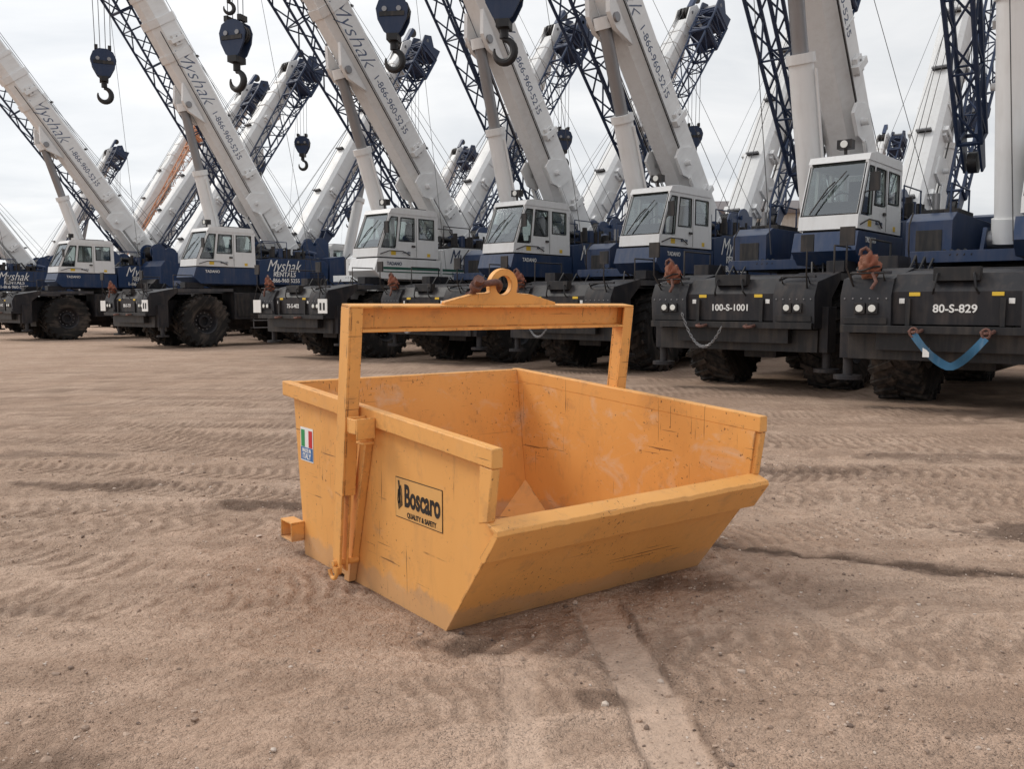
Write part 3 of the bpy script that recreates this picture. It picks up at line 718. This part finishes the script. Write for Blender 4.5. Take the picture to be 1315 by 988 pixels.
# ------------------------------------------------------------------ warehouse
wh=empty('warehouse',Matrix.Translation((26,96,0))@Matrix.Rotation(math.radians(-6),4,'Z'))
M_wall=paint('clad_wall',(.45,.42,.38),.7,.3); M_roof=paint('clad_roof',(.12,.10,.10),.6,.3)
mb=MB(); mb.box(-13,13,0,20,0,11.5,M_wall)
for k in range(52): mb.box(-13+k*.5,-12.9+k*.5,-.05,0,0,11.5,M_wall)
obj('walls',mb.mesh('walls'),wh)
mb=MB(); mb.prism([(-13.6,-.6,11.5),(-13.6,20.6,11.5),(-13.6,10,13.6)],(27.2,0,0),M_roof); mb.box(-13.6,13.6,-.7,-.1,11.1,11.55,M_roof); obj('roof',mb.mesh('roof'),wh)
mb=MB()
for k in range(4): mb.box(-11+k*6,-7+k*6,-.12,-.06,0,5,M_grey); mb.box(-11+k*6,-7+k*6,-.12,-.06,7.5,9,M_glass)
obj('doors_windows',mb.mesh('doors_windows'),wh)

# ------------------------------------------------------------------ GROUND
def grade(lo,hi,step,far,g=1.075):
    core=list(np.arange(lo,hi,step)); s=step; p=core[-1]; up=[]
    while p<far: s*=g; p+=s; up.append(p)
    s=step;p=core[0];dn=[]
    while p>-far: s*=g; p-=s; dn.append(p)
    return np.array(dn[::-1]+core+up)
xs=grade(-4.6,4.8,.0165,1800,1.05); ys=grade(1.7,8.6,.0165,1800,1.05)
X,Y=np.meshgrid(xs,ys); 
def vn(x,y,seed):
    xi=np.floor(x).astype(np.int64);yi=np.floor(y).astype(np.int64);fx=x-xi;fy=y-yi
    fx=fx*fx*(3-2*fx);fy=fy*fy*(3-2*fy)
    def h(a,b_):
        n=(a*374761393+b_*668265263+seed*974711)&0x7fffffff; n=((n^(n>>13))*1274126177)&0x7fffffff; n=n^(n>>16)
        return (n&0xffff)/65535.0
    return (h(xi,yi)*(1-fx)+h(xi+1,yi)*fx)*(1-fy)+(h(xi,yi+1)*(1-fx)+h(xi+1,yi+1)*fx)*fy*1.0
def fbm(x,y,seed,o=4):
    r=0;a=.5
    for i in range(o): r=r+a*(vn(x,y,seed+i)-.5); x=x*2.03+7.1;y=y*2.03+3.3;a*=.5
    return r
def sstep(a,b_,v): t=np.clip((v-a)/(b_-a),0,1); return t*t*(3-2*t)
near=np.clip(1-(np.hypot(X,Y-5)-14)/14,0,1)
far=np.clip(1-(np.hypot(X,Y)-60)/60,0,1)
Z=.045*fbm(X*.35,Y*.35,1,3)*far + .020*fbm(X*1.4,Y*1.4,11,3)*near
c1=fbm(X*3.3+.4*fbm(X*9,Y*9,51,2),Y*4.4,21,4); crust=sstep(-.03,.015,c1)
Z+=.011*crust*near
c2=fbm(X*9,Y*12,27,3); Z+=.006*sstep(-.02,.03,c2)*near
clods=np.clip(vn(X*20,Y*20,31)-.58,0,1)*np.clip(vn(X*1.7,Y*1.7,37)-.2,0,1)+.7*np.clip(vn(X*10,Y*10,33)-.68,0,1)*np.clip(vn(X*1.1,Y*1.1,39)-.3,0,1)
Z+=.060*clods*near
trk=np.zeros_like(X); damp_darkv=np.zeros_like(X)
tracks=[(-6,9.6,-2,.004,.55,1),(-6,8.0,-6,.006,.55,1),(5,9.0,-7,.0,.5,1),(-5,11.8,0,.0,.6,1),(-5,14.0,2,.002,.6,1),(0,17.5,-2,0,.6,1),(-4,10.7,3,.0,.5,1),(0,12.8,-3,0,.6,1),(2,15.6,2,0,.6,1),(-8,19.5,0,0,.7,1),(-2,8.6,-12,.01,.5,1),
(-4.0,5.6,12,-.02,.45,.75),(-3.6,3.9,14,.01,.45,.8),(3.5,7.0,-14,.02,.5,.9),(4.5,6.0,-22,0,.45,.6),(-2.6,7.0,-10,.02,.5,.9),(-3.4,4.7,-18,.02,.42,.7),(-3,6.3,4,0,.4,.8),(3.8,4.3,20,.02,.42,.5),(-1.6,2.7,-12,.02,.4,.6),(-3.0,5.2,-24,.02,.42,.8),(-1.9,3.3,-32,.02,.42,.7),(2.6,3.1,-48,.02,.42,.5)]
for ii,(x0,y0,an,cv,w,dp) in enumerate(tracks):
    a=math.radians(an); dx=X-x0;dy=Y-y0
    t=dx*math.cos(a)+dy*math.sin(a); nn=-dx*math.sin(a)+dy*math.cos(a)-cv*t*t-.07*np.sin(t*.9+x0)
    mk=1-sstep(w*.45,w*.52,np.abs(nn)+.06*fbm(X*6,Y*6,ii+60,2)); brk=sstep(.34,.50,vn(X*.9+x0,Y*.9,ii+141)*.6+vn(X*5,Y*5,ii+241)*.25+vn(X*14,Y*14,ii+341)*.15); mk=mk*brk*near
    ph=t/(.10+.025*(ii%3))+np.abs(nn)*(3.2 if ii%2 else 1.8)+ .4*fbm(X*6,Y*6,ii+90,3)
    lug=np.abs((ph%1)-.5)*2; lug=sstep(.42,.58,lug)
    Z=Z*(1-.4*mk)-mk*.010*dp+mk*lug*.014*dp+np.exp(-((np.abs(nn)-w*.56)/.03)**2)*near*brk*.008*dp
    trk=np.maximum(trk,mk*(1-lug)*(.3+.7*dp))
def seg(px,py,qx,qy):
    L=math.hypot(qx-px,qy-py); ux,uy=(qx-px)/L,(qy-py)/L
    t=(X-px)*ux+(Y-py)*uy; nn=-(X-px)*uy+(Y-py)*ux; return t,nn,L
wob=fbm(X*5,Y*5,77,4)
t,nn,L=seg(.42,4.4,.60,2.3)
mk=(1-sstep(.105,.125,np.abs(nn+.010*np.sin(t*5)+.03*wob)))*sstep(-.1,.35,t)*near*(.75+.5*np.clip(fbm(X*3,Y*3,171,3)+.3,0,.5))
Z=Z*(1-.8*mk)-mk*.016; strip=mk.copy()
edge=np.exp(-((nn-.125)/.014)**2)*sstep(0,.3,t)*near*sstep(-.2,.05,wob+.1)+np.exp(-((nn+.13)/.010)**2)*sstep(0,.3,t)*.3*near
t,nn,L=seg(.02,3.6,.05,2.2); mk=(1-sstep(.06,.085,np.abs(nn+.04*wob)))*sstep(-.1,.2,t)*near*.55; Z=Z*(1-.8*mk)-mk*.006; strip=np.maximum(strip,mk)
t,nn,L=seg(1.2,5.0,1.65,3.6); mk=(1-sstep(.05,.07,np.abs(nn+.04*wob)))*sstep(-.1,.2,t)*(1-sstep(1.2,1.6,t))*near*.5; Z=Z*(1-.8*mk)-mk*.005; strip=np.maximum(strip,mk)
wob2=fbm(X*9,Y*9,79,4)
t,nn,L=seg(1.15,5.42,2.0,5.03); d1=np.exp(-((nn+.20*wob+.10*wob2)/(.040+.04*vn(X*4,Y*4,7)))**2)*sstep(-.1,.1,t)*(1-sstep(L-.05,L+.1,t))
t,nn,L=seg(2.0,5.03,3.3,4.55); d2=np.exp(-((nn+.22*wob+.12*wob2)/(.05+.08*vn(X*4,Y*4,8)))**2)*sstep(-.1,.05,t)*(1-sstep(L-.1,L+.4,t))
damp_darkv=np.maximum(d1,d2)*1.2; Z-=.008*damp_darkv
def blob(cx,cy,rx,ry,s=1): return s*(1-sstep(.4,1.2,np.hypot((X-cx)/rx,(Y-cy)/ry)+wob*1.8+wob2*1.0))
for q in ((-.19,3.72,.19,.13,1),(-1.84,6.46,.40,.16,1),(-1.2,5.6,.5,.12,.6),(3.3,5.7,.6,.25,1),(.35,3.25,.10,.08,.7),(-1.5,2.75,.25,.12,.6),(.9,4.55,.45,.16,.7),(-3.4,7.2,.9,.2,.8),(2.6,7.8,1.1,.3,.6),(-.9,2.5,.14,.08,.6),(4.5,8.5,1.5,.3,.6),(-5,8.6,1.2,.25,.6),(1.7,3.0,.3,.1,.4),(-2.6,4.2,.4,.1,.5)):
    damp_darkv=np.maximum(damp_darkv,blob(*q))
damp_darkv=np.maximum(damp_darkv,edge*.9)  # dark lines along both sides of the smooth strip
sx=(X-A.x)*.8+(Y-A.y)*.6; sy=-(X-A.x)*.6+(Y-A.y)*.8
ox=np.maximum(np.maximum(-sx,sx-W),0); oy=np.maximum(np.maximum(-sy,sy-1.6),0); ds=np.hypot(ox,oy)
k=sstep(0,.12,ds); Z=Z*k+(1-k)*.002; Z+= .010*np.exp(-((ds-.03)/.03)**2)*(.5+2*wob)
damp_darkv=np.maximum(damp_darkv,.5*np.exp(-(ds/.06)**2))  # darkens the soil beneath and close around the skip's outline
Z=np.where(np.hypot(X,Y)>14,Z*.6-.01,Z)
ny,nx=X.shape
me=bpy.data.meshes.new('ground'); co=np.stack([X,Y,Z],-1).reshape(-1,3).astype(np.float32)
me.vertices.add(len(co)); me.vertices.foreach_set('co',co.ravel())
i=np.arange(ny-1)[:,None]*nx+np.arange(nx-1)[None,:]
q=np.stack([i,i+1,i+nx+1,i+nx],-1).reshape(-1).astype(np.int32); nf=len(q)//4
me.loops.add(len(q)); me.loops.foreach_set('vertex_index',q); me.polygons.add(nf)
me.polygons.foreach_set('loop_start',np.arange(0,nf*4,4,dtype=np.int32)); me.polygons.foreach_set('loop_total',np.full(nf,4,dtype=np.int32))
me.polygons.foreach_set('use_smooth',np.ones(nf,dtype=bool))
for nm,arr in (('damp_dark',damp_darkv),('track',np.maximum(trk,.38*(1-crust)*near)),('strip',strip)):
    at=me.attributes.new(nm,'FLOAT','POINT'); at.data.foreach_set('value',arr.ravel().astype(np.float32))
me.update(); me.validate()
ground=bpy.data.objects.new('ground',me); COL.objects.link(ground)
m,nt,b,N=newmat('dirt_yard'); co_=objco(nt)
def attr(n):
    a=nt.nodes.new('ShaderNodeAttribute'); a.attribute_name=n; return a.outputs['Fac']
n1=noise(nt,co_,.55,4,.6); n2=noise(nt,co_,4,6,.72); n3=noise(nt,co_,75,2,.6); n5=noise(nt,co_,24,4,.7)
c=mix(nt,ramp(nt,n1,.35,.68),(.545,.382,.285),(.66,.485,.375))
c=mix(nt,mth(nt,'MULTIPLY',ramp(nt,n2,.46,.66),.48),c,(.39,.263,.19))
nb=noise(nt,mapping(nt,co_,(.25,1.8,1),(0,0,.08)),1.6,5,.65)
c=mix(nt,mth(nt,'MULTIPLY',ramp(nt,nb,.48,.64),.50),c,(.35,.235,.17))
c=mix(nt,mth(nt,'MULTIPLY',ramp(nt,n5,.50,.66),.42),c,(.29,.195,.142))
vo=nt.nodes.new('ShaderNodeTexVoronoi'); vo.inputs['Scale'].default_value=85; nt.links.new(co_,vo.inputs['Vector'])
peb=ramp(nt,vo.outputs['Distance'],.16,.30,(1,1,1,1),(0,0,0,1))
gate=ramp(nt,noise(nt,co_,1.6,3,.6),.42,.60)
pf=mth(nt,'MULTIPLY',peb,gate)
pc=mix(nt,ramp(nt,vo.outputs['Color'],.2,.8),(.17,.13,.11),(.68,.57,.49))
c=mix(nt,mth(nt,'MULTIPLY',pf,.65),c,pc)
c=mix(nt,mth(nt,'MULTIPLY',ramp(nt,n3,.48,.70),.38),c,(.27,.185,.135))
c=mix(nt,mth(nt,'MULTIPLY',attr('track'),.55),c,(.22,.148,.108))
c=mix(nt,mth(nt,'MULTIPLY',attr('strip'),.5),c,(.57,.435,.345))
c=mix(nt,mth(nt,'MULTIPLY',attr('damp_dark'),.8),c,(.12,.080,.060))  # damp patches, plus dark strip edges and the dark band round the skip
nt.links.new(c,b.inputs['Base Color']); b.inputs['Roughness'].default_value=.93; b.inputs['Specular IOR Level'].default_value=.12
h=mth(nt,'ADD',mth(nt,'MULTIPLY',n3,.7),mth(nt,'ADD',mth(nt,'MULTIPLY',pf,.7),mth(nt,'MULTIPLY',n5,2.8)))
inv=mth(nt,'SUBTRACT',1,mth(nt,'MULTIPLY',attr('strip'),.6))
bump(nt,mth(nt,'MULTIPLY',h,inv),1.0,.017,b)
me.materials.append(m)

ico=bmesh.new(); bmesh.ops.create_icosphere(ico,subdivisions=1,radius=1); iv=np.array([v.co[:] for v in ico.verts]); jf=np.array([[v.index for v in f.verts] for f in ico.faces]); ico.free()
NP=13000
px=rng.uniform(-4.5,4.8,NP*3); py=1.75+7*rng.random(NP*3)**1.15
dens=vn(px*1.3,py*1.3,99)+.25*(px>.3)*(py<4.5); keep=dens>rng.uniform(.2,.95,NP*3)
sxx=(px-A.x)*.8+(py-A.y)*.6; syy=-(px-A.x)*.6+(py-A.y)*.8
keep&=~((sxx>-.02)&(sxx<W+.02)&(syy>-.02)&(syy<1.6)); px=px[keep][:NP];py=py[keep][:NP];n_=len(px)
ix=np.clip(np.searchsorted(xs,px),0,nx-1); iy=np.clip(np.searchsorted(ys,py),0,ny-1); pz=Z[iy,ix]
sz=.0028+.0045*rng.pareto(3.2,n_); sz=np.clip(sz,.0028,.018)
V=iv[None]*(1+rng.uniform(-.28,.28,(n_,len(iv),1)))*sz[:,None,None]*rng.uniform(.6,1.25,(n_,1,3))*np.array([1,1,.7])
V+=np.stack([px,py,pz+sz*.2],-1)[:,None,:]
F=(jf[None]+np.arange(n_)[:,None,None]*len(iv)).reshape(-1,3)
g=bpy.data.meshes.new('gravel'); g.from_pydata(V.reshape(-1,3).tolist(),[],F.tolist())
at=g.attributes.new('tone','FLOAT','POINT'); at.data.foreach_set('value',np.repeat(rng.random(n_),len(iv)).astype(np.float32))
m,nt,b,N=newmat('gravel_stones'); a=nt.nodes.new('ShaderNodeAttribute'); a.attribute_name='tone'
r=nt.nodes.new('ShaderNodeValToRGB'); e=r.color_ramp.elements; e[0].color=(.14,.10,.08,1); e[1].color=(.58,.49,.42,1); e2=e.new(.5); e2.color=(.43,.31,.235,1)
nt.links.new(a.outputs['Fac'],r.inputs[0]); nt.links.new(r.outputs[0],b.inputs['Base Color']); b.inputs['Roughness'].default_value=.9
g.materials.append(m); COL.objects.link(bpy.data.objects.new('gravel',g))

# ------------------------------------------------------------------ WORLD / LIGHT
w=bpy.data.worlds.new('World'); scene.world=w; w.use_nodes=True; nt=w.node_tree; bg=nt.nodes['Background']
sk=nt.nodes.new('ShaderNodeTexSky'); sk.sky_type='NISHITA'; sk.sun_disc=False
sd=Vector((-.85,.30,.85)).normalized()
sk.sun_elevation=math.asin(sd.z); sk.sun_rotation=math.atan2(sd.x,sd.y)
tc=nt.nodes.new('ShaderNodeTexCoord'); sp=nt.nodes.new('ShaderNodeSeparateXYZ'); nt.links.new(tc.outputs['Generated'],sp.inputs[0])
zc=mth(nt,'ADD',mth(nt,'MAXIMUM',sp.outputs[2],0),.22)
cb=nt.nodes.new('ShaderNodeCombineXYZ'); nt.links.new(mth(nt,'DIVIDE',sp.outputs[0],zc),cb.inputs[0]); nt.links.new(mth(nt,'DIVIDE',sp.outputs[1],zc),cb.inputs[1])
cn=noise(nt,mapping(nt,cb.outputs[0],(1,1.5,1),(0,0,.3)),1.15,6,.55,.35)
cl=ramp(nt,cn,.36,.64,(7.7,7.95,8.25,1),(10.0,10.0,10.0,1))
dp=nt.nodes.new('ShaderNodeVectorMath'); dp.operation='DOT_PRODUCT'; nt.links.new(tc.outputs['Generated'],dp.inputs[0]); dp.inputs[1].default_value=(-.50,.15,.60)
gain=mth(nt,'ADD',mth(nt,'MULTIPLY',dp.outputs['Value'],.42),.92)
hs=nt.nodes.new('ShaderNodeVectorMath'); hs.operation='SCALE'; nt.links.new(cl,hs.inputs[0]); nt.links.new(gain,hs.inputs['Scale'])
c=mix(nt,.94,sk.outputs[0],hs.outputs[0]); nt.links.new(c,bg.inputs[0]); bg.inputs[1].default_value=.1
sl=bpy.data.lights.new('sun','SUN'); sl.energy=1.5; sl.angle=math.radians(20); sl.color=(1,.95,.87)
so=bpy.data.objects.new('sun',sl); COL.objects.link(so); so.rotation_euler=(-sd).to_track_quat('-Z','Y').to_euler()

cam=bpy.data.cameras.new('camera'); cam.sensor_width=36; cam.lens=36*1134/1315; cam.clip_end=5000; cam.clip_start=.05
co=bpy.data.objects.new('camera',cam); COL.objects.link(co); co.location=(0,0,1.5); co.rotation_euler=(math.radians(90-5.24),0,0)
scene.camera=co
print('done',len(bpy.data.objects))
